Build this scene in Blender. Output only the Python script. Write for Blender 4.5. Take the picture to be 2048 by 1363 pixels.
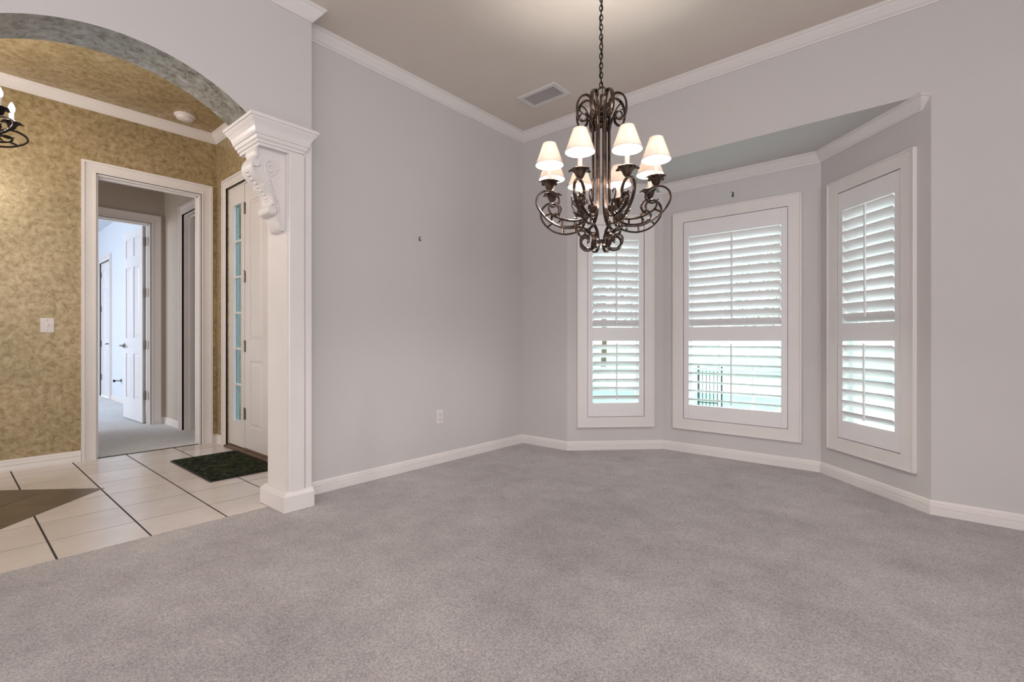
import bpy, bmesh, math, random
from mathutils import Vector, Matrix
random.seed(7)
R = math.radians
scene = bpy.context.scene
COL = scene.collection
for o in list(bpy.data.objects): bpy.data.objects.remove(o)

# ------------------------------------------------------------------ camera
cam_d = bpy.data.cameras.new('camera'); cam = bpy.data.objects.new('camera', cam_d); COL.objects.link(cam)
cam.location = (0, 0, 1.0); cam.rotation_euler = (R(90), 0, R(40.6))
cam_d.sensor_width = 36; cam_d.lens = 36*978/2048; cam_d.clip_start = .05; cam_d.clip_end = 200
scene.camera = cam
# ------------------------------------------------------------------ world + exposure
W = bpy.data.worlds.new('world'); scene.world = W; W.use_nodes = True
wn = W.node_tree.nodes; bg = wn['Background']
bg.inputs['Color'].default_value = (.90, .96, 1, 1); bg.inputs['Strength'].default_value = 5.6
vs = scene.view_settings
scene.display_settings.display_device = 'sRGB'
vs.view_transform = 'Standard'; vs.look = 'None'; vs.gamma = 1; vs.exposure = 0.35; vs.use_curve_mapping = False

def area(name, loc, rot, sx, sy, power, col=(1, 1, 1)):
    l = bpy.data.lights.new(name, 'AREA'); l.shape = 'RECTANGLE'; l.size = sx; l.size_y = sy; l.energy = power; l.color = col
    o = bpy.data.objects.new(name, l); o.location = loc; o.rotation_euler = rot; COL.objects.link(o); return o
def point(name, loc, power, col=(1, 1, 1), rad=.02, parent=None):
    l = bpy.data.lights.new(name, 'POINT'); l.energy = power; l.color = col; l.shadow_soft_size = rad
    o = bpy.data.objects.new(name, l); o.location = loc; COL.objects.link(o)
    if parent: o.parent = parent
    return o
# added fill lamps just inside the closed rear and right walls, no openings there
area('fill_rear', (-.2, -3.0, 1.75), (R(90), 0, 0), 4.6, 2.3, 32, (.97, .97, 1))
area('fill_right', (2.5, -.9, 1.85), (R(90), 0, R(90)), 3.8, 2.1, 96, (.95, .97, 1))
area('fill_foyer', (-4.25, -2.4, 1.6), (R(90), 0, 0), 1.9, 2.6, 34, (1, .98, .97))  # added fill at the closed rear end, brightens the foyer
area('fill_hall', (-6.3, -1.7, 1.5), (R(90), 0, 0), 1.2, 2.2, 20, (1, .97, .94))  # added fill with no source of its own, brightens the hall
area('daylight_far_room', (-9.8, -2.2, 2.0), (R(52), 0, 0), 3.4, 1.6, 125, (.86, .93, 1))

# ------------------------------------------------------------------ materials
def lin(c): return tuple(((v/255)/12.92 if v/255 <= .04045 else ((v/255+.055)/1.055)**2.4) for v in c) + (1,)
def mat(name, rgb, rough=.6, metal=0, noise=None, bump=None, spec=.5, rgb2=None):
    m = bpy.data.materials.new(name); m.use_nodes = True; nt = m.node_tree; N = nt.nodes; L = nt.links
    p = N['Principled BSDF']; p.inputs['Roughness'].default_value = rough; p.inputs['Metallic'].default_value = metal
    p.inputs['Specular IOR Level'].default_value = spec
    c = lin(rgb); p.inputs['Base Color'].default_value = c
    tc = N.new('ShaderNodeTexCoord')
    if noise or rgb2:
        sc, det, ct = noise or (20, 3, .5)
        n = N.new('ShaderNodeTexNoise'); n.inputs['Scale'].default_value = sc; n.inputs['Detail'].default_value = det
        L.new(tc.outputs['Object'], n.inputs['Vector'])
        r = N.new('ShaderNodeValToRGB'); r.color_ramp.elements[0].position = .5-ct/2; r.color_ramp.elements[1].position = .5+ct/2
        r.color_ramp.elements[0].color = lin(rgb2) if rgb2 else c; r.color_ramp.elements[1].color = c
        L.new(n.outputs['Fac'], r.inputs['Fac']); L.new(r.outputs['Color'], p.inputs['Base Color'])
    if bump:
        sc, st, di = bump
        n = N.new('ShaderNodeTexNoise'); n.inputs['Scale'].default_value = sc; n.inputs['Detail'].default_value = 4
        L.new(tc.outputs['Object'], n.inputs['Vector'])
        b = N.new('ShaderNodeBump'); b.inputs['Strength'].default_value = st; b.inputs['Distance'].default_value = di
        L.new(n.outputs['Fac'], b.inputs['Height']); L.new(b.outputs['Normal'], p.inputs['Normal'])
    return m
M = {}
M['wall'] = mat('wall_paint', (204, 199, 198), .7, noise=(1.2, 3, .6), rgb2=(201, 196, 194), bump=(90, .10, .003))
M['ceil'] = mat('ceiling_paint', (224, 213, 204), .8, noise=(3, 3, .6), rgb2=(220, 209, 200), bump=(60, .15, .004))
M['white'] = mat('white_trim_paint', (228, 221, 219), .32, noise=(6, 3, .6), rgb2=(225, 218, 215))
M['shut'] = mat('white_shutter_paint', (232, 228, 229), .35, noise=(6, 3, .6), rgb2=(229, 225, 226))
M['outside_white'] = mat('white_window_frame', (235, 236, 236), .4, noise=(6, 3, .6), rgb2=(231, 232, 232))
M['hallwall'] = mat('hall_wall_paint', (188, 176, 164), .7, noise=(1.5, 3, .6), rgb2=(184, 172, 160), bump=(90, .1, .003))
M['roomwall'] = mat('room_paint_daylight_tint', (214, 218, 226), .7, noise=(1.5, 3, .6), rgb2=(210, 214, 222), bump=(90, .1, .003))  # bluish cast of the room's daylight is put into this colour
M['steel'] = mat('brushed_nickel', (150, 145, 138), .3, .9, noise=(40, 3, .6), rgb2=(120, 115, 108))
M['dark_metal'] = mat('antique_bronze', (124, 106, 96), .14, .95, noise=(28, 4, .6), rgb2=(58, 48, 44))
M['iron'] = mat('black_wrought_iron', (38, 30, 26), .4, .7, noise=(30, 4, .6), rgb2=(22, 18, 16))
M['fence_iron'] = mat('black_fence_paint', (40, 44, 50), .5, .2, noise=(30, 3, .6), rgb2=(30, 34, 40))
M['grout'] = mat('dark_grout', (62, 54, 48), .9, noise=(40, 3, .6), rgb2=(52, 45, 40))
M['dark'] = mat('dark_recess', (30, 28, 27), .9, noise=(10, 3, .6), rgb2=(26, 24, 23))
M['bark'] = mat('tree_bark', (96, 80, 66), .9, noise=(12, 5, .6), rgb2=(66, 54, 44), bump=(20, .5, .02))
M['leafs'] = mat('tree_leaves', (100, 132, 110), .7, noise=(2, 4, .6), rgb2=(74, 104, 84))
M['lawn'] = mat('lawn_grass', (104, 134, 116), .9, noise=(1.5, 5, .6), rgb2=(88, 120, 102))
M['street'] = mat('pale_concrete', (206, 208, 210), .8, noise=(1, 4, .6), rgb2=(190, 192, 194))
M['plate'] = mat('white_plastic', (226, 218, 216), .3, noise=(30, 2, .6), rgb2=(222, 214, 212))
M['brass'] = mat('brown_threshold_wood', (120, 96, 72), .45, 0, noise=(14, 4, .6), rgb2=(88, 68, 50))

def faux(name, a, b, c, rough=.34, metal=.25):
    m = bpy.data.materials.new(name); m.use_nodes = True; nt = m.node_tree; N = nt.nodes; L = nt.links
    p = N['Principled BSDF']; p.inputs['Roughness'].default_value = rough; p.inputs['Metallic'].default_value = metal
    tc = N.new('ShaderNodeTexCoord')
    n1 = N.new('ShaderNodeTexNoise'); n1.inputs['Scale'].default_value = 24; n1.inputs['Detail'].default_value = 8; n1.inputs['Roughness'].default_value = .72; n1.inputs['Distortion'].default_value = .45
    n2 = N.new('ShaderNodeTexNoise'); n2.inputs['Scale'].default_value = 2.2; n2.inputs['Detail'].default_value = 3
    for n in (n1, n2): L.new(tc.outputs['Object'], n.inputs['Vector'])
    r = N.new('ShaderNodeValToRGB'); e = r.color_ramp.elements
    e[0].position = .33; e[0].color = lin(a); e[1].position = .72; e[1].color = lin(c)
    k = e.new(.5); k.color = lin(b)
    L.new(n1.outputs['Fac'], r.inputs['Fac'])
    r2 = N.new('ShaderNodeValToRGB'); r2.color_ramp.elements[0].position = .35; r2.color_ramp.elements[1].position = .65
    r2.color_ramp.elements[0].color = (.82, .84, .80, 1); r2.color_ramp.elements[1].color = (1, 1, 1, 1)
    L.new(n2.outputs['Fac'], r2.inputs['Fac'])
    mx = N.new('ShaderNodeMix'); mx.data_type = 'RGBA'; mx.blend_type = 'MULTIPLY'; mx.inputs[0].default_value = 1
    L.new(r.outputs['Color'], mx.inputs[6]); L.new(r2.outputs['Color'], mx.inputs[7]); L.new(mx.outputs[2], p.inputs['Base Color'])
    bp = N.new('ShaderNodeBump'); bp.inputs['Strength'].default_value = .25; bp.inputs['Distance'].default_value = .004
    L.new(n1.outputs['Fac'], bp.inputs['Height']); L.new(bp.outputs['Normal'], p.inputs['Normal'])
    return m
M['faux'] = faux('bronze_faux_finish', (138, 118, 84), (180, 158, 122), (206, 188, 158))
M['faux_arch'] = faux('bronze_faux_painted_sheen', (112, 106, 92), (176, 174, 166), (214, 217, 216), .28, .35)  # same bronze finish, silvery window reflection painted into its tones

def carpet(name, a, b):
    m = bpy.data.materials.new(name); m.use_nodes = True; nt = m.node_tree; N = nt.nodes; L = nt.links
    p = N['Principled BSDF']; p.inputs['Roughness'].default_value = .95; p.inputs['Specular IOR Level'].default_value = .1
    p.inputs['Sheen Weight'].default_value = .25
    tc = N.new('ShaderNodeTexCoord')
    def nz(s, d, r_=.5):
        n = N.new('ShaderNodeTexNoise'); n.inputs['Scale'].default_value = s; n.inputs['Detail'].default_value = d; n.inputs['Roughness'].default_value = r_
        L.new(tc.outputs['Object'], n.inputs['Vector']); return n
    big, fine, mid = nz(1.5, 4), nz(150, 4, .85), nz(7, 3)
    r = N.new('ShaderNodeValToRGB'); r.color_ramp.elements[0].position = .32; r.color_ramp.elements[1].position = .68
    r.color_ramp.elements[0].color = lin(a); r.color_ramp.elements[1].color = lin(b)
    add = N.new('ShaderNodeMix'); add.data_type = 'FLOAT'; add.inputs[0].default_value = .40
    L.new(big.outputs['Fac'], add.inputs[2]); L.new(mid.outputs['Fac'], add.inputs[3]); L.new(add.outputs[0], r.inputs['Fac'])
    r2 = N.new('ShaderNodeValToRGB'); r2.color_ramp.elements[0].position = .36; r2.color_ramp.elements[1].position = .64
    r2.color_ramp.elements[0].color = (.50, .495, .50, 1); r2.color_ramp.elements[1].color = (1.3, 1.3, 1.3, 1)
    L.new(fine.outputs['Fac'], r2.inputs['Fac'])
    mx = N.new('ShaderNodeMix'); mx.data_type = 'RGBA'; mx.blend_type = 'MULTIPLY'; mx.inputs[0].default_value = 1
    L.new(r.outputs['Color'], mx.inputs[6]); L.new(r2.outputs['Color'], mx.inputs[7]); L.new(mx.outputs[2], p.inputs['Base Color'])
    bp = N.new('ShaderNodeBump'); bp.inputs['Strength'].default_value = .6; bp.inputs['Distance'].default_value = .006
    L.new(fine.outputs['Fac'], bp.inputs['Height']); L.new(bp.outputs['Normal'], p.inputs['Normal'])
    return m
M['carpet'] = carpet('cut_pile_carpet', (166, 158, 158), (197, 190, 188))
M['carpet_far'] = carpet('daylit_hall_carpet', (208, 207, 208), (222, 221, 221))  # same carpet in a lighter colour, standing in for spilled far-room daylight

def tile_mat(name, a, b, rough=.22):
    m = mat(name, a, rough, noise=(5, 6, .5), rgb2=b, bump=(7, .06, .004)); N = m.node_tree.nodes; L = m.node_tree.links
    oi = N.new('ShaderNodeObjectInfo'); mr = N.new('ShaderNodeMapRange'); mr.inputs[3].default_value = .93; mr.inputs[4].default_value = 1.04
    L.new(oi.outputs['Random'], mr.inputs[0])
    p = N['Principled BSDF']; src = p.inputs['Base Color'].links[0].from_socket
    mx = N.new('ShaderNodeMix'); mx.data_type = 'RGBA'; mx.blend_type = 'MULTIPLY'; mx.inputs[0].default_value = 1
    L.new(src, mx.inputs[6]); L.new(mr.outputs[0], mx.inputs[7]); L.new(mx.outputs[2], p.inputs['Base Color'])
    return m
M['tile'] = tile_mat('beige_ceramic_tile', (224, 214, 209), (212, 201, 195))
M['slate'] = tile_mat('brown_slate_tile', (112, 96, 76), (84, 70, 54), .35)

m = bpy.data.materials.new('dark_green_mat_pile'); m.use_nodes = True; N = m.node_tree.nodes; L = m.node_tree.links
p = N['Principled BSDF']; p.inputs['Roughness'].default_value = .95; p.inputs['Specular IOR Level'].default_value = .1
tc = N.new('ShaderNodeTexCoord'); n = N.new('ShaderNodeTexNoise'); n.inputs['Scale'].default_value = 34; n.inputs['Detail'].default_value = 5; n.inputs['Roughness'].default_value = .75
L.new(tc.outputs['Object'], n.inputs['Vector']); r = N.new('ShaderNodeValToRGB'); e = r.color_ramp.elements
e[0].position = .45; e[0].color = lin((22, 24, 20)); e[1].position = .72; e[1].color = lin((84, 92, 62)); L.new(n.outputs['Fac'], r.inputs['Fac']); L.new(r.outputs['Color'], p.inputs['Base Color'])
b = N.new('ShaderNodeBump'); b.inputs['Strength'].default_value = .8; b.inputs['Distance'].default_value = .006; L.new(n.outputs['Fac'], b.inputs['Height']); L.new(b.outputs['Normal'], p.inputs['Normal'])
M['mat'] = m
M['mat_edge'] = mat('black_rubber_edge', (26, 24, 24), .6, noise=(30, 2, .6), rgb2=(20, 19, 19))

def glass(name, tint=(1, 1, 1)):
    m = bpy.data.materials.new(name); m.use_nodes = True; N = m.node_tree.nodes; L = m.node_tree.links
    for n in list(N): N.remove(n)
    out = N.new('ShaderNodeOutputMaterial'); t = N.new('ShaderNodeBsdfTransparent'); g = N.new('ShaderNodeBsdfGlossy'); g.inputs['Roughness'].default_value = .03
    t.inputs['Color'].default_value = tint + (1,)
    fr = N.new('ShaderNodeLayerWeight'); pw = N.new('ShaderNodeMath'); pw.operation = 'POWER'; pw.inputs[1].default_value = 5
    ad = N.new('ShaderNodeMath'); ad.operation = 'MULTIPLY_ADD'; ad.inputs[1].default_value = .9; ad.inputs[2].default_value = .03
    L.new(fr.outputs['Facing'], pw.inputs[0]); L.new(pw.outputs[0], ad.inputs[0])
    mx = N.new('ShaderNodeMixShader'); L.new(ad.outputs[0], mx.inputs[0]); L.new(t.outputs[0], mx.inputs[1]); L.new(g.outputs[0], mx.inputs[2]); L.new(mx.outputs[0], out.inputs[0])
    return m
M['glass'] = glass('window_glass', (.90, .97, .95))
M['side_glass'] = glass('textured_sidelight_glass', (.42, .53, .56))

m = bpy.data.materials.new('cream_shade_fabric'); m.use_nodes = True; N = m.node_tree.nodes; L = m.node_tree.links
for n in list(N): N.remove(n)
out = N.new('ShaderNodeOutputMaterial'); d = N.new('ShaderNodeBsdfDiffuse'); t = N.new('ShaderNodeBsdfTranslucent'); mx = N.new('ShaderNodeMixShader')
tc = N.new('ShaderNodeTexCoord'); nz = N.new('ShaderNodeTexNoise'); nz.inputs['Scale'].default_value = 120; L.new(tc.outputs['Object'], nz.inputs['Vector'])
r = N.new('ShaderNodeValToRGB'); r.color_ramp.elements[0].color = lin((240, 228, 218)); r.color_ramp.elements[1].color = lin((250, 240, 232)); L.new(nz.outputs['Fac'], r.inputs['Fac'])
L.new(r.outputs[0], d.inputs[0]); L.new(r.outputs[0], t.inputs[0])
mx.inputs[0].default_value = .26; L.new(d.outputs[0], mx.inputs[1]); L.new(t.outputs[0], mx.inputs[2]); L.new(mx.outputs[0], out.inputs[0])
M['shade'] = m
def emis(name, col, s):
    # frosted lit glass: glows itself and lets the filament's light through
    m = bpy.data.materials.new(name); m.use_nodes = True; N = m.node_tree.nodes; L = m.node_tree.links
    for n in list(N): N.remove(n)
    out = N.new('ShaderNodeOutputMaterial'); e = N.new('ShaderNodeEmission'); t = N.new('ShaderNodeBsdfTransparent'); mx = N.new('ShaderNodeMixShader')
    e.inputs['Color'].default_value = col + (1,); e.inputs['Strength'].default_value = s
    mx.inputs[0].default_value = .5; L.new(t.outputs[0], mx.inputs[1]); L.new(e.outputs[0], mx.inputs[2]); L.new(mx.outputs[0], out.inputs[0])
    return m
M['bulb'] = emis('lit_bulb_glass', (1, .93, .84), 14)
M['bulb_hot'] = emis('lit_clear_bulb', (1, .95, .88), 30)
M['candle'] = mat('ivory_candle_sleeve', (238, 232, 226), .4, noise=(20, 2, .6), rgb2=(232, 225, 218))

# ------------------------------------------------------------------ mesh helpers
def bx(bm, x0, x1, y0, y1, z0, z1, bev=0):
    vs_ = [bm.verts.new(c) for c in ((x0, y0, z0), (x1, y0, z0), (x1, y1, z0), (x0, y1, z0), (x0, y0, z1), (x1, y0, z1), (x1, y1, z1), (x0, y1, z1))]
    f = [(0, 3, 2, 1), (4, 5, 6, 7), (0, 1, 5, 4), (1, 2, 6, 5), (2, 3, 7, 6), (3, 0, 4, 7)]
    fs = [bm.faces.new([vs_[i] for i in q]) for q in f]
    if bev:
        es = list({e for q in fs for e in q.edges})
        bmesh.ops.bevel(bm, geom=es, offset=bev, segments=2, affect='EDGES', profile=.5)
def obj(name, bm, m, parent=None, smooth=False, loc=None, rot=None):
    me = bpy.data.meshes.new(name); bmesh.ops.recalc_face_normals(bm, faces=bm.faces); bm.to_mesh(me); bm.free()
    ms = m if isinstance(m, (list, tuple)) else [m]
    for q in ms: me.materials.append(q)
    if smooth:
        for p_ in me.polygons: p_.use_smooth = True
        try: me.set_sharp_from_angle(angle=R(38))
        except Exception: pass
    o = bpy.data.objects.new(name, me); COL.objects.link(o)
    if parent: o.parent = parent
    if loc: o.location = loc
    if rot: o.rotation_euler = rot
    return o
def box(name, x0, x1, y0, y1, z0, z1, m, parent=None, bev=0):
    bm = bmesh.new(); bx(bm, x0, x1, y0, y1, z0, z1, bev); return obj(name, bm, m, parent)
def struct(o): o['kind'] = 'structure'; return o
def empty(name, loc=(0, 0, 0), rz=0, parent=None):
    o = bpy.data.objects.new(name, None); o.location = loc; o.rotation_euler = (0, 0, rz); o.empty_display_size = .1; COL.objects.link(o)
    if parent: o.parent = parent
    return o
def tag(o, label, cat, group=None):
    o['label'] = label; o['category'] = cat
    if group: o['group'] = group
    return o
def clone(o, parent=None, loc=None, rz=None):
    c = o.copy(); COL.objects.link(c); c.parent = parent
    if loc is not None: c.location = loc
    if rz is not None: c.rotation_euler = (0, 0, rz)
    for ch in [q for q in list(bpy.data.objects) if q.parent == o]: clone(ch, c)
    return c
def prism(bm, poly, a0, a1, axis='x'):
    """extrude polygon (u,v) between a0 and a1 along axis; x: (a,u,v)  y: (u,a,v)  z: (u,v,a)"""
    f = {'x': lambda a, u, v: (a, u, v), 'y': lambda a, u, v: (u, a, v), 'z': lambda a, u, v: (u, v, a)}[axis]
    A = [bm.verts.new(f(a0, u, v)) for u, v in poly]; B = [bm.verts.new(f(a1, u, v)) for u, v in poly]
    n = len(poly); side = []
    bm.faces.new(A); bm.faces.new(B[::-1])
    for i in range(n): side.append(bm.faces.new((A[i], B[i], B[(i+1) % n], A[(i+1) % n])))
    return side
def lathe(bm, prof, seg=24, cx=0, cy=0, axis='z', close=False):
    rings = []
    for r_, z in prof:
        rings.append([bm.verts.new((cx+r_*math.cos(2*math.pi*k/seg), cy+r_*math.sin(2*math.pi*k/seg), z)) for k in range(seg)])
    for a, b_ in zip(rings, rings[1:]):
        for k in range(seg): bm.faces.new((a[k], a[(k+1) % seg], b_[(k+1) % seg], b_[k]))
    if close:
        bm.faces.new(rings[0][::-1]); bm.faces.new(rings[-1])
def catmull(pts, n=5):
    P = [Vector(p_) for p_ in pts]; P = [P[0]*2-P[1]] + P + [P[-1]*2-P[-2]]; out = []
    for i in range(1, len(P)-2):
        p0, p1, p2, p3 = P[i-1:i+3]
        for k in range(n):
            t = k/n
            out.append(.5*((2*p1)+(-p0+p2)*t+(2*p0-5*p1+4*p2-p3)*t*t+(-p0+3*p1-3*p2+p3)*t**3))
    out.append(P[-2]); return out
def strap(bm, pts, w, th, n=5, taper=True):
    """flat bar following (r,z) points in the XZ plane; w = width along y, th = thickness"""
    C = catmull([(a, 0, b_) for a, b_ in pts], n); rings = []
    L_ = len(C)
    for i, c in enumerate(C):
        t = (C[min(i+1, L_-1)]-C[max(i-1, 0)]).normalized(); nn = Vector((-t.z, 0, t.x))
        s = 1.0
        if taper: s = min(1, .45+.55*min(i, L_-1-i)/6)
        hw, ht = w/2*s, th/2*s
        sec = [(hw, ht*.45), (hw*.6, ht), (-hw*.6, ht), (-hw, ht*.45), (-hw, -ht*.45), (-hw*.6, -ht), (hw*.6, -ht), (hw, -ht*.45)]
        rings.append([bm.verts.new(c+Vector((0, y_, 0))+nn*h) for y_, h in sec])
    for a, b_ in zip(rings, rings[1:]):
        for k in range(8): bm.faces.new((a[k], a[(k+1) % 8], b_[(k+1) % 8], b_[k]))
    bm.faces.new(rings[0][::-1]); bm.faces.new(rings[-1])
def tube(bm, pts, rad, seg=8, n=4, closed=False, smooth=True):
    C = catmull(pts, n) if smooth and not closed else [Vector(p_) for p_ in pts]
    L_ = len(C); rings = []; up = None
    for i, c in enumerate(C):
        if closed: t = (C[(i+1) % L_]-C[i-1]).normalized()
        else: t = (C[min(i+1, L_-1)]-C[max(i-1, 0)]).normalized()
        if up is None:
            up = t.orthogonal().normalized()
        up = (up-t*up.dot(t)).normalized(); sd = t.cross(up)
        rings.append([bm.verts.new(c+(up*math.cos(2*math.pi*k/seg)+sd*math.sin(2*math.pi*k/seg))*rad) for k in range(seg)])
    pr = list(zip(rings, rings[1:])) + ([(rings[-1], rings[0])] if closed else [])
    for a, b_ in pr:
        for k in range(seg): bm.faces.new((a[k], a[(k+1) % seg], b_[(k+1) % seg], b_[k]))
    if not closed: bm.faces.new(rings[0][::-1]); bm.faces.new(rings[-1])
def sweep(bm, path, prof, i0=0, i1=None, closed=False, z=0, ext0=0, ext1=0):
    """sweep (d,z) profile along the xy path, room on the left of travel; only segments i0..i1"""
    P = [Vector(p_) for p_ in path]; n = len(P); i1 = (n-1 if not closed else n) if i1 is None else i1
    def nrm(a, b_): t = (b_-a).normalized(); return Vector((-t.y, t.x))
    def mit(i):
        if closed: a, b_ = nrm(P[(i-1) % n], P[i % n]), nrm(P[i % n], P[(i+1) % n])
        else:
            if i <= 0: return nrm(P[0], P[1])
            if i >= n-1: return nrm(P[-2], P[-1])
            a, b_ = nrm(P[i-1], P[i]), nrm(P[i], P[i+1])
        return (a+b_)/(1+a.dot(b_))
    for s in range(i0, i1):
        ends = []
        for j in (s, s+1):
            q = P[j % n]; m_ = mit(j)
            ends.append([bm.verts.new((q.x+m_.x*d, q.y+m_.y*d, z+h)) for d, h in prof])
        A, B = ends
        for k in range(len(prof)): bm.faces.new((A[k], B[k], B[(k+1) % len(prof)], A[(k+1) % len(prof)]))
        bm.faces.new(A[::-1]); bm.faces.new(B)
CROWN = [(0, -.125), (.010, -.125), (.012, -.112), (.024, -.104), (.034, -.088), (.056, -.062), (.072, -.040), (.078, -.026), (.088, -.022), (.092, -.012), (.098, -.010), (.098, 0), (0, 0)]
CROWN_S = [(d*.70, z*.60) for d, z in CROWN]
CROWN = [(d*.68, z*.64) for d, z in CROWN]
BASE = [(0, 0), (.015, 0), (.015, .040), (.012, .044), (.015, .048), (.014, .066), (.010, .071), (.011, .076), (.005, .089), (0, .092)]
BASE = [(d, z*.89) for d, z in BASE]

# ------------------------------------------------------------------ key plan points
A_, B_, C_, D_ = (-2.52, 3.715), (-1.885, 4.35), (-.635, 4.35), (0, 3.715)
XL, YB, XR, YR, H = -3.05, 3.715, 2.6, -3.2, 3.022
XA, XA2 = -2.87, -3.13          # arch wall front / back faces
YE = 1.47                       # end of the arch wall
XF = -5.38; YF = 1.774          # foyer far wall / front-door wall
SOF = 2.43
X2 = -7.1; YH = 1.77            # hall wall with the second doorway

def wall(name, origin, rot, length, h, m, th=.14, openings=(), z0=0):
    """local x along the wall, +y away from the room"""
    bm = bmesh.new(); x = 0
    for (a, b_, c, d) in sorted(openings):
        bx(bm, x, a, 0, th, z0, h)
        if c > z0: bx(bm, a, b_, 0, th, z0, c)
        if d < h: bx(bm, a, b_, 0, th, d, h)
        x = b_
    bx(bm, x, length, 0, th, z0, h)
    return struct(obj(name, bm, m, loc=(origin[0], origin[1], 0), rot=(0, 0, rot)))

# ------------------------------------------------------------------ room shell
bm = bmesh.new()
prism(bm, [(-3.03, YR-.1), (XR+.1, YR-.1), (XR+.1, YB+.1), (.04, YB+.1), (-.59, 4.46), (-1.93, 4.46), (-2.56, YB+.1), (XL-.07, YB+.1), (XL-.07, 1.40), (-3.03, 1.40)], -.08, 0.004, 'z')
struct(obj('floor', bm, M['carpet']))
bm = bmesh.new(); bx(bm, XA2+.06, XR+.1, YR-.1, YB+.02, H, H+.1); struct(obj('ceiling', bm, M['ceil']))
wall('wall_left', (XL, YE-.02), R(90), YB-YE+.12, H, M['wall'], .10)
wall('wall_back_left', (XL, YB), 0, A_[0]-XL, H, M['wall'])
wall('wall_back', (0, YB), 0, XR, H, M['wall'])
# header over the bay and the bay's lower ceiling
bm = bmesh.new(); bx(bm, A_[0], 0, YB, YB+.14, SOF, H); struct(obj('wall_bay_header', bm, M['wall']))
bm = bmesh.new(); prism(bm, [(-2.52, YB+.14), (0, YB+.14), (.14, YB+.14), (-.56, 4.55), (-1.96, 4.55), (-2.66, YB+.14)], SOF, SOF+.1, 'z')
struct(obj('ceiling_bay', bm, M['wall']))
wall('wall_right', (XR, YB), R(-90), YB-YR, H, M['wall'], .12)
wall('wall_rear', (XR, YR), R(180), XR-XA2, H, M['wall'], .12)

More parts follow.
